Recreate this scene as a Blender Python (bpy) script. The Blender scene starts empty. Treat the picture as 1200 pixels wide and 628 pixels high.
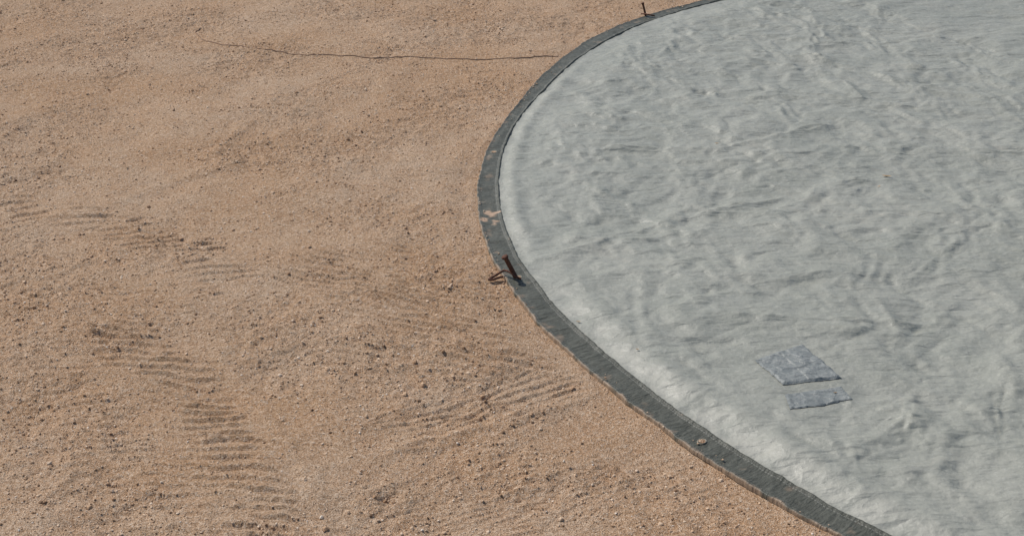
import bpy, math, numpy as np
from mathutils import Vector
rng=np.random.default_rng(7)
scene=bpy.context.scene
CX,CY=3.80,6.19

# ---------------------------------------------------------------- noise
_G=np.random.default_rng(3).permutation(4096).astype(np.int64)
def _h(ix,iy,seed):
    return _G[(_G[(ix+seed*57)&4095]+iy*7+seed*131)&4095]
def perlin(x,y,seed=0):
    x=np.asarray(x,float);y=np.asarray(y,float)
    ix=np.floor(x).astype(np.int64);iy=np.floor(y).astype(np.int64)
    fx=x-ix;fy=y-iy
    u=fx*fx*fx*(fx*(fx*6-15)+10);v=fy*fy*fy*(fy*(fy*6-15)+10)
    def g(a,b,dx,dy):
        an=_h(a,b,seed)*(2*np.pi/4096.0)
        return np.cos(an)*dx+np.sin(an)*dy
    n00=g(ix,iy,fx,fy);n10=g(ix+1,iy,fx-1,fy)
    n01=g(ix,iy+1,fx,fy-1);n11=g(ix+1,iy+1,fx-1,fy-1)
    return 1.5*((n00*(1-u)+n10*u)*(1-v)+(n01*(1-u)+n11*u)*v)
def fbm(x,y,scale,octv=3,seed=0,gain=.5):
    s=0;a=1;f=1/scale
    for i in range(octv):
        s=s+a*perlin(x*f+13.7*i,y*f-7.3*i,seed+i);a*=gain;f*=2.03
    return s
def ridged(x,y,scale,octv=2,seed=0):
    s=0;a=1;f=1/scale
    for i in range(octv):
        s=s+a*(1-2.2*np.abs(perlin(x*f+3.1*i,y*f+9.7*i,seed+i)));a*=.5;f*=2.1
    return s
def folds(x,y,seed,L,W,n,amp):
    # long crisp creases in n random directions (crumpled sheet)
    s=0
    for i in range(n):
        t=math.pi*(i+.35*math.sin(seed+i*2.1))/n
        u=x*math.cos(t)+y*math.sin(t);v=-x*math.sin(t)+y*math.cos(t)
        p=perlin(u/L+5.1*i,v/W-3.3*i,seed+i)
        s=s+(np.abs(p) if i%2 else -np.abs(p))
    return amp*s
def sstep(a,b,x):
    t=np.clip((x-a)/(b-a),0,1);return t*t*(3-2*t)

# ---------------------------------------------------------------- rim radii
AO=np.array([0,60,129,140,147,154,165,173,181,190,202,208,212,224,250,300,360.])
RO=np.array([397,396,396,399,398,394,390,393,396,398,397,395,395,396,397,396,397.])/100
AI=np.array([0,60,130,142,161,165,170,180,191,200,208,217,226,250,300,360.])
RI=np.array([388,387,388.5,389.5,383,384,385.5,386.5,388,386.4,384.7,385,386,387,386,388.])/100
_t=np.linspace(0,360,1441)
def smooth(A,R):
    v=np.interp(_t,A,R);k=np.hanning(41);k/=k.sum()
    return np.convolve(np.concatenate([v[-61:-1],v,v[1:61]]),k,'same')[60:-60]
_ro=smooth(AO,RO);_ri=smooth(AI,RI)
def rout(a):
    return np.interp(a%360,_t,_ro)+.006*perlin(a*.35,a*0+2,5)+.0030*perlin(a*1.7,a*0+4,6)+.0012*perlin(a*5.1,a*0+4,8)
def rin(a): return np.interp(a%360,_t,_ri)+.004*perlin(a*.5,a*0+8,7)+.0018*perlin(a*2.3,a*0+8,9)
def polar(x,y):
    return np.hypot(x-CX,y-CY),np.degrees(np.arctan2(y-CY,x-CX))%360

# ---------------------------------------------------------------- ground height
def seg_coords(x,y,pts):
    best=None;S=0
    for (a,b) in zip(pts[:-1],pts[1:]):
        a=np.array(a);b=np.array(b);L=np.hypot(*(b-a));d=(b-a)/L
        t=(x-a[0])*d[0]+(y-a[1])*d[1];n=-(x-a[0])*d[1]+(y-a[1])*d[0]
        tc=np.clip(t,0,L);dist=np.hypot(t-tc,n)
        s=S+t;nn=n
        if best is None: best=[dist,s,nn]
        else:
            m=dist<best[0]
            best=[np.where(m,dist,best[0]),np.where(m,s,best[1]),np.where(m,nn,best[2])]
        S+=L
    return best
def tread(x,y,pts,w,period,amp,seed,bar=(1,-.15),on=.1,sharp=1.5):
    # bars run along world direction 'bar'; the strip follows 'pts'
    dist,_,_=seg_coords(x,y,pts)
    m=1-sstep(w*.30,w*1.3,dist+.06*fbm(x,y,.10,3,seed+3))
    L=math.hypot(*bar);bx,by=bar[0]/L,bar[1]/L
    s=-x*by+y*bx+.026*fbm(x,y,.24,2,seed)+.004*perlin(x/.06,y/.06,seed+5)
    q=.5+.5*np.sin(2*np.pi*s/period+1.1*np.sin(2*np.pi*s/period))
    q=q**sharp
    b=sstep(-on-.35,-on+.35,fbm(x,y,.15,3,seed+9))
    return m*b*(q-.35)*amp*(.9+.45*perlin(x/.07,y/.07,seed+11))
def zg(x,y):
    wx=x+.10*fbm(x,y,.5,2,61);wy=y+.10*fbm(x,y,.5,2,71)
    h=.018*fbm(x,y,1.5,2,1)+.012*fbm(wx,wy,.45,2,11)
    rough=sstep(-.35,.45,fbm(x,y,.7,3,21))
    h=h+.0055*fbm(wx,wy,.13,2,31)*(.5+.8*rough)
    h=h+.0028*fbm(wx*.35,wy*1.3,.045,2,36)*(.3+rough)
    h=h+(.0012+.0028*rough)*fbm(x,y,.045,2,41)
    h=h+(.0012+.0034*rough)*np.maximum(perlin(x/.021,y/.021,51),-.2)
    h=h+.0034*np.maximum(0,ridged(wx,wy,.6,2,91)-1.1)
    h=h+tread(x,y,[(-1.47,4.68),(-1.13,4.30),(-.94,3.98),(-.83,3.73),(-.70,3.38),(-.6,3.1)],.125,.050,.0170,101,(1,-.12),.5)
    h=h+tread(x,y,[(-1.9,4.75),(-1.5,4.25),(-1.25,3.8)],.18,.046,.0065,171,(1,.1),.25)
    h=h+tread(x,y,[(-.78,5.2),(-.42,4.92),(-.02,4.50)],.23,.049,.0130,111,(1,-.35),.45)
    h=h+tread(x,y,[(-.45,5.35),(-.1,5.0),(.15,4.7)],.15,.046,.011,121,(1,-.3),.3)
    h=h+tread(x,y,[(-.75,4.55),(-.3,4.45),(.1,4.4)],.17,.046,.009,191,(1,-.2),.25)
    h=h+tread(x,y,[(-.30,4.06),(.02,4.25),(.34,4.47)],.14,.046,.0110,131,(1,.55),.4)
    h=h+tread(x,y,[(-2.6,6.05),(-2.1,5.82),(-1.72,5.66)],.19,.075,.012,141,(1,.2),.2)
    h=h+tread(x,y,[(-1.72,5.62),(-1.32,5.4),(-1.08,5.05)],.15,.060,.012,151,(1,.15),.25)
    h=h+tread(x,y,[(-.35,3.6),(.1,3.7),(.6,3.75)],.17,.034,.006,161,(1,.6),.2)
    h=h+tread(x,y,[(.02,3.35),(.08,3.9)],.06,.035,.008,181,(1,.1),.3)
    h=h+tread(x,y,[(-1.1,3.9),(-.95,3.4)],.18,.05,.007,187,(1,.0),.2)
    h=h+tread(x,y,[(-2.1,5.1),(-1.6,5.0),(-1.0,4.75)],.15,.055,.006,211,(1,.05),.1)
    h=h+tread(x,y,[(-.5,6.2),(-.3,5.8)],.15,.055,.005,221,(1,-.2),.1)
    for pts,a,w,sd in [([(-.38,3.90),(-.02,4.08),(.36,4.31)],.009,.02,201),
                    ([(-1.05,4.5),(-.80,4.1),(-.62,3.7),(-.50,3.3)],.006,.03,203),
                    ([(-2.9,5.2),(-2.3,5.5),(-1.8,5.9),(-1.35,6.4)],.007,.05,204),
                    ([(-1.35,6.9),(-1.45,6.5)],.012,.03,205),
                    ([(-.2,5.45),(.0,5.1)],.006,.03,206)]:
        d,s,n=seg_coords(x,y,pts)
        d=d+.04*fbm(x,y,.2,3,sd)
        h=h+a*np.exp(-(d/w)**2)
    d=np.hypot(x+.38,y-3.63);h=h-.016*np.exp(-(d/.03)**2)+.006*np.exp(-((d-.06)/.03)**2)
    return h
GZ=-.012
def ground_z(x,y):
    r,a=polar(x,y);ro=rout(a)
    h=zg(x,y)
    k=sstep(-.02,.16,r-ro)
    edge=sstep(-.10,-.02,r-ro)
    bank=.007*np.exp(-((r-ro-.025)/.03)**2)*sstep(-.2,.4,fbm(x,y,.25,2,303))
    return GZ+h*(.12+.88*k)*edge-.03*(1-edge)+bank+.008*k

# ---------------------------------------------------------------- canvas height
def zc(x,y):
    r,a=polar(x,y);ri=rin(a);d=ri-r
    wx=x+.09*fbm(x,y,.4,2,401);wy=y+.09*fbm(x,y,.4,2,411)
    h=.004+.024*sstep(0,.30,d)
    near=sstep(192,205,a)*(1-sstep(238,250,a));left=sstep(150,160,a)*(1-sstep(188,197,a))
    w=.13+.03*perlin(a*.15,a*0,421)
    h=h+(.018*near)*np.exp(-((d-w)/.07)**2)*sstep(0,.06,d)*(1+.5*perlin(a*.4,a*0,423))
    h=h+(.012*left)*np.exp(-((d-.07)/.04)**2)*sstep(0,.05,d)*(1+.8*perlin(a*.5,a*0,425))
    inn=sstep(.02,.35,d)
    tp=1-.75*np.exp(-(np.hypot(x-1.02,(y-4.31)*.8)/.19)**4)      # sheet is held flat by the tape
    h=h+inn*.020*fbm(wx,wy,.9,2,431)
    h=h+inn*.007*ridged(wx,wy*1.15,.42,1,441)*tp
    h=h+(.3+.7*inn)*tp*(folds(wx,wy,451,.70,.18,4,.0120)+folds(wx,wy,457,.50,.085,5,.0048)+folds(x,y,463,.30,.045,4,.0015))
    s=np.radians(a)*ri
    h=h+.0035*perlin(s/.07,d/.25,481)*np.exp(-d/.12)*sstep(0,.02,d)
    h=h+.0028*np.abs(perlin(s/.035,d/.4,483))*np.exp(-((d-.1)/.07)**2)*(.4+near)
    for pts,am,w in [([(.07,5.26),(.35,5.42),(.59,5.60),(1.14,5.87),(1.6,6.1)],.016,.026),
                     ([(1.74,4.40),(1.62,4.1),(1.56,3.85)],-.007,.012),
                     ([(.1,6.3),(.5,6.5),(1.0,6.45),(1.6,6.8)],.011,.022),
                     ([(1.9,8.9),(1.75,8.0),(1.85,7.2)],.012,.024),
                     ([(.7,8.3),(1.5,8.0),(2.4,7.7)],.012,.024),
                     ([(.9,5.0),(1.5,5.2),(2.2,5.1)],.010,.020),
                     ([(.3,7.3),(.7,7.6),(1.0,8.3)],.012,.024),
                     ([(.8,7.2),(1.5,7.25),(2.3,7.0)],.010,.020),
                     ([(1.25,3.9),(1.45,4.4),(1.4,4.9)],.008,.018),
                     ([(.95,3.75),(1.3,4.0),(1.9,4.15)],.009,.018),
                     ([(.35,4.9),(.8,4.75),(1.5,4.7)],.009,.016)]:
        q,_,_=seg_coords(x,y,pts);q=np.abs(q+.03*fbm(x,y,.22,2,491))
        h=h+inn*tp*am*np.exp(-q/w)*sstep(-.3,.3,fbm(x,y,.3,2,497)+.2)
    return h

# ---------------------------------------------------------------- mesh helpers
def new_obj(name,me,parent=None):
    o=bpy.data.objects.new(name,me);scene.collection.objects.link(o)
    if parent: o.parent=parent
    return o
def grid_mesh(name,X,Y,Z,mat,attrs=None,closed=False):
    n,m=X.shape
    co=np.stack([X,Y,Z],-1).reshape(-1,3).astype(np.float32)
    idx=np.arange(n*m).reshape(n,m)
    if closed: idx=np.concatenate([idx,idx[:1]],0)
    q=np.stack([idx[:-1,:-1],idx[1:,:-1],idx[1:,1:],idx[:-1,1:]],-1).reshape(-1,4)
    p=co[q[q.shape[0]//2]];nz=np.cross(p[1]-p[0],p[2]-p[0])[2]
    if nz<0: q=q[:,::-1]
    me=bpy.data.meshes.new(name)
    me.vertices.add(len(co));me.vertices.foreach_set('co',co.ravel())
    me.loops.add(q.size);me.loops.foreach_set('vertex_index',q.ravel().astype(np.int32))
    me.polygons.add(len(q));me.polygons.foreach_set('loop_start',np.arange(0,q.size,4,dtype=np.int32))
    me.polygons.foreach_set('loop_total',np.full(len(q),4,np.int32))
    me.polygons.foreach_set('use_smooth',np.ones(len(q),bool))
    me.update(calc_edges=True)
    for k,v in (attrs or {}).items():
        at=me.attributes.new(k,'FLOAT','POINT');at.data.foreach_set('value',v.reshape(-1).astype(np.float32))
    me.materials.append(mat)
    return me
def tri_mesh(name,co,tri,mat,col=None,smooth_=False):
    me=bpy.data.meshes.new(name)
    me.vertices.add(len(co));me.vertices.foreach_set('co',co.astype(np.float32).ravel())
    me.loops.add(tri.size);me.loops.foreach_set('vertex_index',tri.ravel().astype(np.int32))
    me.polygons.add(len(tri));me.polygons.foreach_set('loop_start',np.arange(0,tri.size,3,dtype=np.int32))
    me.polygons.foreach_set('loop_total',np.full(len(tri),3,np.int32))
    me.polygons.foreach_set('use_smooth',np.full(len(tri),smooth_,bool))
    me.update(calc_edges=True)
    if col is not None:
        at=me.attributes.new('tone','FLOAT','POINT');at.data.foreach_set('value',col.astype(np.float32))
    me.materials.append(mat)
    return me
# ---------------------------------------------------------------- material helpers
class M:
    def __init__(s,name,rough=.8,spec=.3):
        s.m=bpy.data.materials.new(name);s.m.use_nodes=True;s.t=s.m.node_tree;s.b=s.t.nodes['Principled BSDF']
        s.b.inputs['Roughness'].default_value=rough;s.b.inputs['Specular IOR Level'].default_value=spec
        s.co=s.t.nodes.new('ShaderNodeTexCoord').outputs['Object']
    def link(s,a,b): s.t.links.new(a,b)
    def noise(s,scale,detail=3,rough=.5,vec=None,dist=0,color=False):
        n=s.t.nodes.new('ShaderNodeTexNoise');n.inputs['Scale'].default_value=scale;n.inputs['Detail'].default_value=detail
        n.inputs['Roughness'].default_value=rough;n.inputs['Distortion'].default_value=dist
        s.link(vec or s.co,n.inputs['Vector']);return n.outputs['Color' if color else 'Fac']
    def warp(s,scale,amt,vec=None):
        n=s.noise(scale,3,.6,vec=vec,color=True)
        a=s.t.nodes.new('ShaderNodeVectorMath');a.operation='MULTIPLY_ADD'
        s.link(n,a.inputs[0]);a.inputs[1].default_value=(amt,amt,0);s.link(vec or s.co,a.inputs[2]);return a.outputs[0]
    def voro(s,scale,vec=None,feature='F1'):
        n=s.t.nodes.new('ShaderNodeTexVoronoi');n.feature=feature;n.voronoi_dimensions='2D';n.inputs['Scale'].default_value=scale
        s.link(vec or s.co,n.inputs['Vector']);return n.outputs['Distance']
    def scale(s,x,y,z,rot=0):
        n=s.t.nodes.new('ShaderNodeMapping');n.inputs['Scale'].default_value=(x,y,z);n.inputs['Rotation'].default_value=(0,0,rot)
        s.link(s.co,n.inputs['Vector']);return n.outputs['Vector']
    def ramp(s,f,stops):
        n=s.t.nodes.new('ShaderNodeValToRGB');e=n.color_ramp.elements
        while len(e)<len(stops): e.new(.5)
        for k,(p,c) in zip(e,stops):
            k.position=p;k.color=(c,c,c,1) if np.isscalar(c) else (*c,1)
        s.link(f,n.inputs[0]);return n.outputs[0]
    def mix(s,f,a,b,mode='MIX'):
        n=s.t.nodes.new('ShaderNodeMix');n.data_type='RGBA';n.blend_type=mode
        for v,i in ((f,0),(a,6),(b,7)):
            if isinstance(v,(float,int)): n.inputs[i].default_value=v if i==0 else (v,v,v,1)
            elif isinstance(v,tuple): n.inputs[i].default_value=(*v,1)
            else: s.link(v,n.inputs[i])
        return n.outputs[2]
    def math(s,op,a,b=0.,c=None):
        n=s.t.nodes.new('ShaderNodeMath');n.operation=op
        for i,v in enumerate((a,b,c)):
            if v is None: continue
            if isinstance(v,(float,int)): n.inputs[i].default_value=v
            else: s.link(v,n.inputs[i])
        return n.outputs[0]
    def pleat(s,scale,stretch,rot,dist=.25):
        # long, sharp-crested wrinkles: folded (absolute) stretched noise
        n=s.noise(scale,1,.4,vec=s.scale(1/stretch,1,1,rot),dist=dist)
        return s.math('ABSOLUTE',s.math('SUBTRACT',n,.5))
    def attr(s,nm):
        n=s.t.nodes.new('ShaderNodeAttribute');n.attribute_name=nm;return n.outputs['Fac']
    def color(s,c):
        if isinstance(c,tuple): s.b.inputs['Base Color'].default_value=(*c,1)
        else: s.link(c,s.b.inputs['Base Color'])
    def bump(s,hs):
        prev=None
        for h,dist in hs:
            n=s.t.nodes.new('ShaderNodeBump');n.inputs['Strength'].default_value=1;n.inputs['Distance'].default_value=abs(dist);n.invert=dist<0
            s.link(h,n.inputs['Height'])
            if prev is not None: s.link(prev,n.inputs['Normal'])
            prev=n.outputs[0]
        s.link(prev,s.b.inputs['Normal'])

# soil
ms=M('infield_soil',.95,.1)
big=ms.noise(1.1,4,.6);mid=ms.noise(7,4,.6);fine=ms.noise(75,4,.75);gr=ms.noise(230,2,.6)
c=ms.mix(ms.ramp(big,[(.38,0.),(.62,1.)]),(.535,.330,.188),(.600,.422,.283))
c=ms.mix(ms.ramp(mid,[(.38,0.),(.7,.6)]),c,(.520,.306,.170))
c=ms.mix(ms.ramp(fine,[(.48,0.),(.66,.82)]),c,(.78,.60,.445))
c=ms.mix(ms.ramp(fine,[(.30,.7),(.46,0.)]),c,(.33,.195,.113))
c=ms.mix(ms.ramp(gr,[(.33,.9),(.46,0.)]),c,(.22,.13,.075))
c=ms.mix(ms.ramp(gr,[(.57,0.),(.70,.9)]),c,(.81,.69,.55))
ms.color(c)
ms.bump([(fine,.0130),(gr,.0056)])
# grit
mp=M('grit_stone',.85,.2)
tone=mp.attr('tone')
c=mp.ramp(tone,[(0,(.19,.115,.07)),(.3,(.45,.285,.17)),(.6,(.64,.462,.315)),(.92,(.78,.63,.485)),(1,(.80,.70,.59))])
mp.color(c)
# canvas
mc=M('grey_canvas',.46,.36)
c1=mc.noise(2.2,5,.65,dist=.4);c2=mc.noise(14,5,.7,dist=.8);c3=mc.noise(70,4,.7)
v1=mc.voro(6,mc.warp(5,.22));v2=mc.voro(15,mc.warp(12,.10))
p1=mc.pleat(9,2.8,.35,.4);p2=mc.pleat(13,3.0,1.7,.4);p3=mc.pleat(24,2.8,2.6,.4);p4=mc.pleat(36,2.4,1.0,.5)
weave=mc.noise(420,2,.6)
c=mc.mix(mc.ramp(c1,[(.38,0.),(.62,1.)]),(.286,.291,.250),(.326,.326,.281))
c=mc.mix(mc.ramp(c2,[(.38,.0),(.72,.45)]),c,(.360,.358,.311))
c=mc.mix(mc.ramp(c2,[(.28,.35),(.46,.0)]),c,(.245,.251,.218))
c=mc.mix(mc.ramp(c3,[(.3,.45),(.48,.0)]),c,(.225,.231,.202))
c=mc.mix(mc.ramp(c3,[(.54,.0),(.70,.5)]),c,(.45,.445,.39))
lit_edge=mc.attr('edge')
c=mc.mix(mc.math('MULTIPLY',lit_edge,.6),c,(.46,.445,.385))  # sunlit brightness of the rim fold, put into the canvas colour
dn=mc.ramp(mc.noise(2.2,5,.7,dist=1.0),[(.60,0.),(.75,.18)])
c=mc.mix(dn,c,(.39,.335,.27))
mc.color(c)
mc.link(mc.ramp(c2,[(.3,.54),(.7,.35)]),mc.b.inputs['Roughness'])
mc.bump([(v1,.0055),(v2,.0026),(p1,-.020),(p2,.015),(p3,-.0085),(p4,.0050),(c2,.0022),(c3,.0020),(weave,.0006)])
# hem
mh=M('dark_hem_webbing',.5,.35)
rad=mh.attr('rad');arc=mh.attr('arc')
n1=mh.noise(9,4,.65);n2=mh.noise(60,3,.6)
comb=mh.t.nodes.new('ShaderNodeCombineXYZ');mh.link(mh.math('MULTIPLY',arc,60.),comb.inputs[0]);mh.link(mh.math('MULTIPLY',rad,2.),comb.inputs[1])
nr=mh.noise(1.,3,.6,vec=comb.outputs[0])
c=mh.mix(mh.ramp(n1,[(.3,0.),(.7,1.)]),(.048,.057,.046),(.084,.093,.077))
c=mh.mix(mh.ramp(nr,[(.35,.5),(.55,0.)]),c,(.034,.041,.034))
c=mh.mix(mh.ramp(n2,[(.5,0.),(.75,.5)]),c,(.135,.142,.12))
st=mh.math('SINE',mh.math('MULTIPLY',arc,500.))
for rr in (.13,.84):
    w=mh.math('LESS_THAN',mh.math('ABSOLUTE',mh.math('SUBTRACT',rad,rr)),.016)
    c=mh.mix(mh.math('MULTIPLY',w,mh.math('GREATER_THAN',st,-.3)),c,(.17,.175,.155))
du=mh.attr('dust')
c=mh.mix(du,c,(.54,.37,.25))
mh.color(c)
mh.bump([(nr,.008),(n2,.002)])
# tape
mt=M('duct_tape',.45,.35)
n1=mt.noise(22,4,.6,dist=.5);n2=mt.noise(120,3,.6)
tk=mt.pleat(30,3,.7)
c=mt.mix(mt.ramp(n1,[(.3,0.),(.7,1.)]),(.185,.200,.194),(.260,.273,.262))
c=mt.mix(mt.ramp(tk,[(0.,.6),(.03,0.)]),c,(.36,.365,.34));mt.color(c)
mt.bump([(n1,.009),(tk,-.012),(n2,.001)])
# rust
mr=M('rusted_steel',.8,.3)
n1=mr.noise(120,4,.7);mr.color(mr.ramp(n1,[(.3,(.05,.024,.016)),(.6,(.13,.055,.034)),(.8,(.22,.10,.06))]));mr.bump([(n1,.002)])
mk=M('cord_fibre',.9,.1);mk.color((.26,.175,.125))
mg=M('grommet_brass',.6,.3);mg.color((.30,.27,.21))
ml=M('dry_leaf',.8,.2);ml.color((.42,.27,.14))
ms,mp,mc,mh,mt,mr,mk,mg,ml=[q.m for q in (ms,mp,mc,mh,mt,mr,mk,mg,ml)]

# ---------------------------------------------------------------- ground sheet
def axis(lo,hi,st):
    d=np.arange(lo,hi+st/2,st)
    e=np.array([.05,.15,.35,.7,1.3,2.5,5,10,20,40,90,200,500,1000.])
    return np.concatenate([(lo-e)[::-1],d,hi+e])
gx=axis(-4.0,1.75,.008);gy=axis(3.1,9.6,.008)
X,Y=np.meshgrid(gx,gy,indexing='ij')
Z=ground_z(X,Y)
new_obj('ground',grid_mesh('ground',X,Y,Z,ms))

# ---------------------------------------------------------------- gravel
def ico():
    t=(1+5**.5)/2
    v=np.array([(-1,t,0),(1,t,0),(-1,-t,0),(1,-t,0),(0,-1,t),(0,1,t),(0,-1,-t),(0,1,-t),(t,0,-1),(t,0,1),(-t,0,-1),(-t,0,1)],float)
    v/=np.linalg.norm(v[0])
    f=np.array([(0,11,5),(0,5,1),(0,1,7),(0,7,10),(0,10,11),(1,5,9),(5,11,4),(11,10,2),(10,7,6),(7,1,8),(3,9,4),(3,4,2),(3,2,6),(3,6,8),(3,8,9),(4,9,5),(2,4,11),(6,2,10),(8,6,7),(9,8,1)])
    return v,f
iv,itri=ico()
N=200000
px=rng.uniform(-3.6,1.6,N);py=rng.uniform(3.15,9.5,N)
r,a=polar(px,py)
dens=sstep(-.45,.55,fbm(px,py,.7,3,21)+.5*fbm(px,py,.2,2,23))
ro_=rout(a)
spill=(r>ro_-.035)&(rng.random(N)<.10)          # a little grit on the hem
keep=((r>ro_+.004)|spill)&(rng.random(N)<.25+.75*dens)&(np.abs(px)<.42*py+.5)
px,py=px[keep],py[keep];n=len(px)
sz=.0019*np.exp(rng.normal(0,.45,n));sz=np.clip(sz,.0010,.0052)
big_=rng.random(n)<.009;sz[big_]=rng.uniform(.004,.0078,big_.sum())
ton=np.clip(rng.normal(.50,.26,n),0,1);ton[sz>.004]*=.85
for (x_,y_,s_,t_) in [(-.31,4.31,.011,.45),(-.37,4.25,.009,.4),(-.57,3.53,.008,.95),(-.55,3.47,.010,.35),(-.39,3.64,.010,.15),(-.36,3.62,.008,.1),(-.42,3.63,.008,.25),
                      (-1.2,5.62,.008,.4),(-.9,6.1,.008,.5),(-.2,5.6,.007,.4),(-1.9,4.6,.008,.4)]:
    px=np.append(px,x_);py=np.append(py,y_);sz=np.append(sz,s_);ton=np.append(ton,t_)
n=len(px)
r,a=polar(px,py);onhem=r<rout(a)+.003
pz=np.where(onhem,.0055,ground_z(px,py))+sz*.25
V=iv[None]*(1+rng.uniform(-.28,.28,(n,12,1)))*sz[:,None,None]*np.stack([rng.uniform(.8,1.4,n),rng.uniform(.8,1.3,n),rng.uniform(.6,.95,n)],-1)[:,None,:]
th=rng.uniform(0,6.28,n);c_,s_=np.cos(th)[:,None],np.sin(th)[:,None]
V=np.stack([V[...,0]*c_-V[...,1]*s_,V[...,0]*s_+V[...,1]*c_,V[...,2]],-1)+np.stack([px,py,pz],-1)[:,None,:]
T=(itri[None]+12*np.arange(n)[:,None,None]).reshape(-1,3)
new_obj('gravel',tri_mesh('gravel',V.reshape(-1,3),T,mp,np.repeat(ton,12)))

# ---------------------------------------------------------------- tarp
tarp=bpy.data.objects.new('infield_tarp',None);scene.collection.objects.link(tarp)
ang=np.concatenate([np.arange(0,118,2.),np.arange(118,236,.115),np.arange(236,360,2.)])
rr=np.concatenate([[0.002],np.arange(.15,1.3,.12),np.arange(1.35,3.55,.010)])
d=np.arange(0,.31,.0075)[::-1]
RI_=rin(ang)[:,None]
R=np.concatenate([rr[None]*(RI_-.32)/3.55,RI_-d[None]],1)
A=np.repeat(ang[:,None],R.shape[1],1)
X=CX+R*np.cos(np.radians(A));Y=CY+R*np.sin(np.radians(A));Z=zc(X,Y)
D=RI_-R
near=sstep(190,205,A)
edge=np.exp(-((D-.05)/.06)**2)*(.25+.75*near)*sstep(-.6,.5,fbm(X,Y,.12,3,521)+.1)  # mask of the painted sunlit rim strip, strongest on the near side
new_obj('canvas_sheet',grid_mesh('canvas_sheet',X,Y,Z,mc,{'edge':edge},closed=True),tarp)
prof=np.array([0,0,.01,.03,.1,.13,.2,.3,.4,.5,.6,.7,.8,.87,.93,.97,1.0,1.0])
ph=np.array([-.010,.0,.0040,.0060,.0060,.0038,.0036,.004,.0045,.005,.0052,.0055,.006,.0070,.010,.011,.008,.002])
ang2=np.concatenate([np.arange(0,118,1.),np.arange(118,236,.08),np.arange(236,360,1.)])
ro=rout(ang2)[:,None];ri=rin(ang2)[:,None]-.006
Pp=prof[None];R=ro+(ri-ro)*Pp
A=np.repeat(ang2[:,None],len(prof),1)
X=CX+R*np.cos(np.radians(A));Y=CY+R*np.sin(np.radians(A))
arc=np.radians(A)*3.95
und=.0032*perlin(arc/.35,Pp*1.,501)+.0028*perlin(arc/.06,Pp*1.5,503)+.0018*perlin(arc/.02,Pp*2,505)
lift=.008*np.maximum(0,perlin(arc/.22,Pp*0,507))*(1-Pp)**2
Z=GZ+.011+ph[None]+np.where((ph>-.005)[None],und+lift,0)
x_t,y_t=-.10,5.74
dd=np.hypot(X-x_t,(Y-y_t)*.6)+.06*fbm(X,Y,.05,3,511)
dust=.85*(1-sstep(.010,.035,dd))
dust=np.maximum(dust,.25*sstep(.55,1.05,fbm(X,Y,.07,4,513)+.4*(1-Pp)-.05))
dust=np.maximum(dust,.5*(1-sstep(.0,.05,Pp+.06*perlin(arc/.05,Pp*0,515))))
dust=np.maximum(dust,.04)
new_obj('hem_band',grid_mesh('hem_band',X,Y,Z,mh,{'rad':np.repeat(Pp,len(ang2),0),'arc':arc,'dust':dust},closed=True),tarp)

def torus(name,x,y,z,R0,r0,mat,parent,sx=1,sy=1,rot=0):
    bpy.ops.mesh.primitive_torus_add(major_radius=R0,minor_radius=r0,major_segments=28,minor_segments=8,location=(x,y,z),rotation=(0.05,-.04,rot))
    o=bpy.context.object;o.name=name;o.scale=(sx,sy,.6);o.data.materials.append(mat);o.parent=parent
    for p in o.data.polygons:p.use_smooth=True
    return o
def disc(name,x,y,z,R0,mat,parent):
    k=24;v=[(x,y,z)]+[(x+R0*math.cos(i*2*math.pi/k)*(1+.15*math.sin(3*i)),y+R0*math.sin(i*2*math.pi/k),z) for i in range(k)]
    me=bpy.data.meshes.new(name);me.from_pydata(v,[],[(0,1+i,1+(i+1)%k) for i in range(k)]);me.materials.append(mat);return new_obj(name,me,parent)
for i,(x,y) in enumerate([(.61,3.93),(-.115,6.50),(.015,5.13)]):
    r_,a_=polar(np.array(x),np.array(y));rm=(rout(a_)+rin(a_))/2
    x=CX+rm*math.cos(math.radians(a_));y=CY+rm*math.sin(math.radians(a_))
    torus('grommet_%d'%(i+1),x,y,.0060,.0130,.0020,mg,tarp,1.2,.9,.6)
    disc('grommet_soil_%d'%(i+1),x,y,.0075,.0115,ms,tarp)

# ---------------------------------------------------------------- tape patches
def patch(name,corners,seam,seed):
    n=90
    u,v=np.meshgrid(np.linspace(0,1,n),np.linspace(0,1,n),indexing='ij')
    c=np.array(corners)
    P=((1-u)*(1-v))[...,None]*c[0]+(u*(1-v))[...,None]*c[1]+(u*v)[...,None]*c[2]+((1-u)*v)[...,None]*c[3]
    X=P[...,0]+(.010*perlin(u*0+seed,v*9,seed)+.004*perlin(u*0+seed,v*31,seed+6))*(np.abs(u-.5)*2)**3
    Y=P[...,1]+(.008*perlin(u*9,v*0+seed,seed+1)+.003*perlin(u*31,v*0+seed,seed+7))*(np.abs(v-.5)*2)**3
    cur=np.maximum(np.abs(u-.5),np.abs(v-.5))*2
    inr=1-sstep(.90,1.,cur)
    Z=zc(X,Y)+.0022+inr*(.0006+.0030*np.abs(perlin(X/.05,Y/.05,seed))+.0034*np.abs(perlin((X+Y)/.03,(X-Y)/.14,seed+4)))
    if seam:
        Z=Z+.0026*sstep(seam-.008,seam+.008,u+.04*v)*inr+.0024*sstep(.50,.515,v+.05*u)*inr
    return new_obj(name,grid_mesh(name,X,Y,Z,mt))
patch('duct_tape_patch',[(.86,4.43),(.93,4.25),(1.145,4.30),(1.05,4.53)],.42,601)
patch('duct_tape_patch',[(.925,4.185),(.925,4.085),(1.15,4.160),(1.13,4.245)],0,611)

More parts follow.
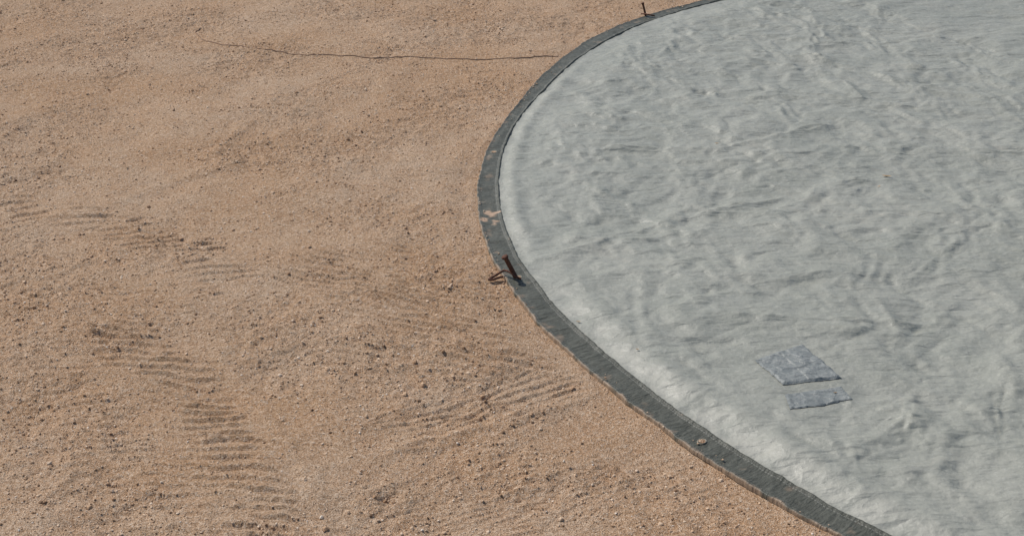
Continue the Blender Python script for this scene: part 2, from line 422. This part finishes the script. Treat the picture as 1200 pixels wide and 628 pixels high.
# ---------------------------------------------------------------- stakes
def tube(name,pts,rad,mat,parent=None,res=6):
    cu=bpy.data.curves.new(name,'CURVE');cu.dimensions='3D';cu.bevel_depth=rad;cu.bevel_resolution=3;cu.use_fill_caps=True;cu.resolution_u=res
    sp=cu.splines.new('NURBS');sp.points.add(len(pts)-1);sp.use_endpoint_u=True;sp.order_u=3
    for p,q in zip(sp.points,pts): p.co=(*q,1)
    o=bpy.data.objects.new(name,cu);cu.materials.append(mat)
    scene.collection.objects.link(o)
    dg=bpy.context.evaluated_depsgraph_get();me=bpy.data.meshes.new_from_object(o.evaluated_get(dg))
    bpy.data.objects.remove(o)
    for p in me.polygons:p.use_smooth=True
    return new_obj(name,me,parent)
def stake(base,top,rad,wire):
    e=bpy.data.objects.new('rusty_ground_stake',None);scene.collection.objects.link(e);e.location=base
    b=Vector(base);t=Vector(top)-b;ax=t.normalized()
    q=ax.to_track_quat('Z','Y')
    L=t.length
    pr=[(0.3*rad,-.06),(rad,-.03),(rad,L*.3),(rad*.96,L-.012),(rad*1.1,L-.010),(rad*1.4,L-.008),(rad*1.45,L-.004),(rad*1.35,L-.001),(rad*.9,L+.001),(0.0001,L+.0015)]
    k=20;vs=[];fs=[]
    for i,(r_,z_) in enumerate(pr):
        for j in range(k):
            a_=2*math.pi*j/k;w=1+.06*math.sin(3*a_+i)
            vs.append(q@Vector((r_*w*math.cos(a_),r_*w*math.sin(a_),z_)))
    for i in range(len(pr)-1):
        for j in range(k): fs.append((i*k+j,i*k+(j+1)%k,(i+1)*k+(j+1)%k,(i+1)*k+j))
    me=bpy.data.meshes.new('stake_shaft');me.from_pydata(vs,[],fs);me.materials.append(mr)
    for p in me.polygons:p.use_smooth=True
    new_obj('stake_shaft',me,e)
    if wire: tube('hook_wire',[tuple(Vector(w)-b) for w in wire],.0046,mr,e)
    return e
stake((.018,5.13,.0),(-.030,5.12,.105),.0095,[(.035,5.105,.012),(.02,5.10,.02),(-.005,5.125,.03),(-.03,5.155,.028),(-.05,5.145,.018),(-.085,5.115,.010),(-.095,5.10,.010),(-.075,5.10,.010),(-.05,5.125,.010),(-.035,5.128,.010)])
stake((.85,8.86,-.01),(.825,8.87,.085),.0068,[(.90,8.83,.012),(.87,8.82,.02),(.84,8.85,.02),(.82,8.88,.01)])

# ---------------------------------------------------------------- cord on soil
cp=np.array([(-1.93,8.66),(-1.96,8.60),(-1.87,8.41),(-1.72,8.27),(-1.51,8.19),(-1.25,8.10),(-1.0,8.06),(-.79,8.00),(-.55,8.04),(-.35,8.00),(-.15,7.96),(.05,7.99),(.27,8.04)])
s=np.linspace(0,len(cp)-1,260);cx_=np.interp(s,np.arange(len(cp)),cp[:,0]);cy_=np.interp(s,np.arange(len(cp)),cp[:,1])
k=np.hanning(15);k/=k.sum()
cx_[7:-7]=np.convolve(cx_,k,'valid');cy_[7:-7]=np.convolve(cy_,k,'valid')
cy_=cy_+.035*fbm(cx_,cx_*0,.28,3,701)
cz=ground_z(cx_,cy_)+.0022+.0012*perlin(cx_/.12,cy_,703)
tube('thin_cord',list(zip(cx_,cy_,cz)),.0029,mk,res=2)

# ---------------------------------------------------------------- leaf litter on canvas
vs=[];fs=[]
for (x,y,L) in [(1.72,6.1,.022),(1.66,6.0,.012),(.99,6.5,.011),(.25,4.75,.010),(.45,4.5,.007),(1.1,4.2,.007)]:
    z=float(zc(np.array(x),np.array(y)))+.004;t=rng.uniform(-.5,.5)
    base=len(vs);
    for j in range(8):
        a_=2*math.pi*j/8;u=L*math.cos(a_);v=L*.3*math.sin(a_)*rng.uniform(.6,1.2)
        vs.append((x+u*math.cos(t)-v*math.sin(t),y+u*math.sin(t)+v*math.cos(t),z+.004*abs(math.cos(a_))))
    fs.append(tuple(range(base,base+8)))
me=bpy.data.meshes.new('leaf_litter');me.from_pydata(vs,[],fs);me.materials.append(ml);new_obj('leaf_litter',me)

# ---------------------------------------------------------------- camera / light
cam=bpy.data.cameras.new('camera');co=bpy.data.objects.new('camera',cam);scene.collection.objects.link(co)
cam.sensor_width=36;cam.lens=36*1.4;cam.clip_end=3000;cam.clip_start=.05
co.location=(0,0,2.55);co.rotation_euler=(math.radians(90-26),0,0);scene.camera=co
el=math.radians(48);sd=Vector((-.80,.60,0)).normalized()
dirv=Vector((sd.x*math.cos(el),sd.y*math.cos(el),math.sin(el)))
sun=bpy.data.lights.new('sun','SUN');sun.energy=3.6;sun.angle=math.radians(.6);sun.color=(1,.955,.89)
so=bpy.data.objects.new('sun',sun);scene.collection.objects.link(so);so.rotation_euler=dirv.to_track_quat('Z','Y').to_euler()
w=bpy.data.worlds.new('World');scene.world=w;w.use_nodes=True
nt=w.node_tree;sky=nt.nodes.new('ShaderNodeTexSky');sky.sky_type='NISHITA';sky.sun_disc=False
sky.sun_elevation=el;sky.sun_rotation=math.atan2(dirv.x,dirv.y)
nt.links.new(sky.outputs[0],nt.nodes['Background'].inputs[0]);nt.nodes['Background'].inputs[1].default_value=.09
scene.view_settings.view_transform='Standard';scene.view_settings.look='None';scene.view_settings.exposure=0
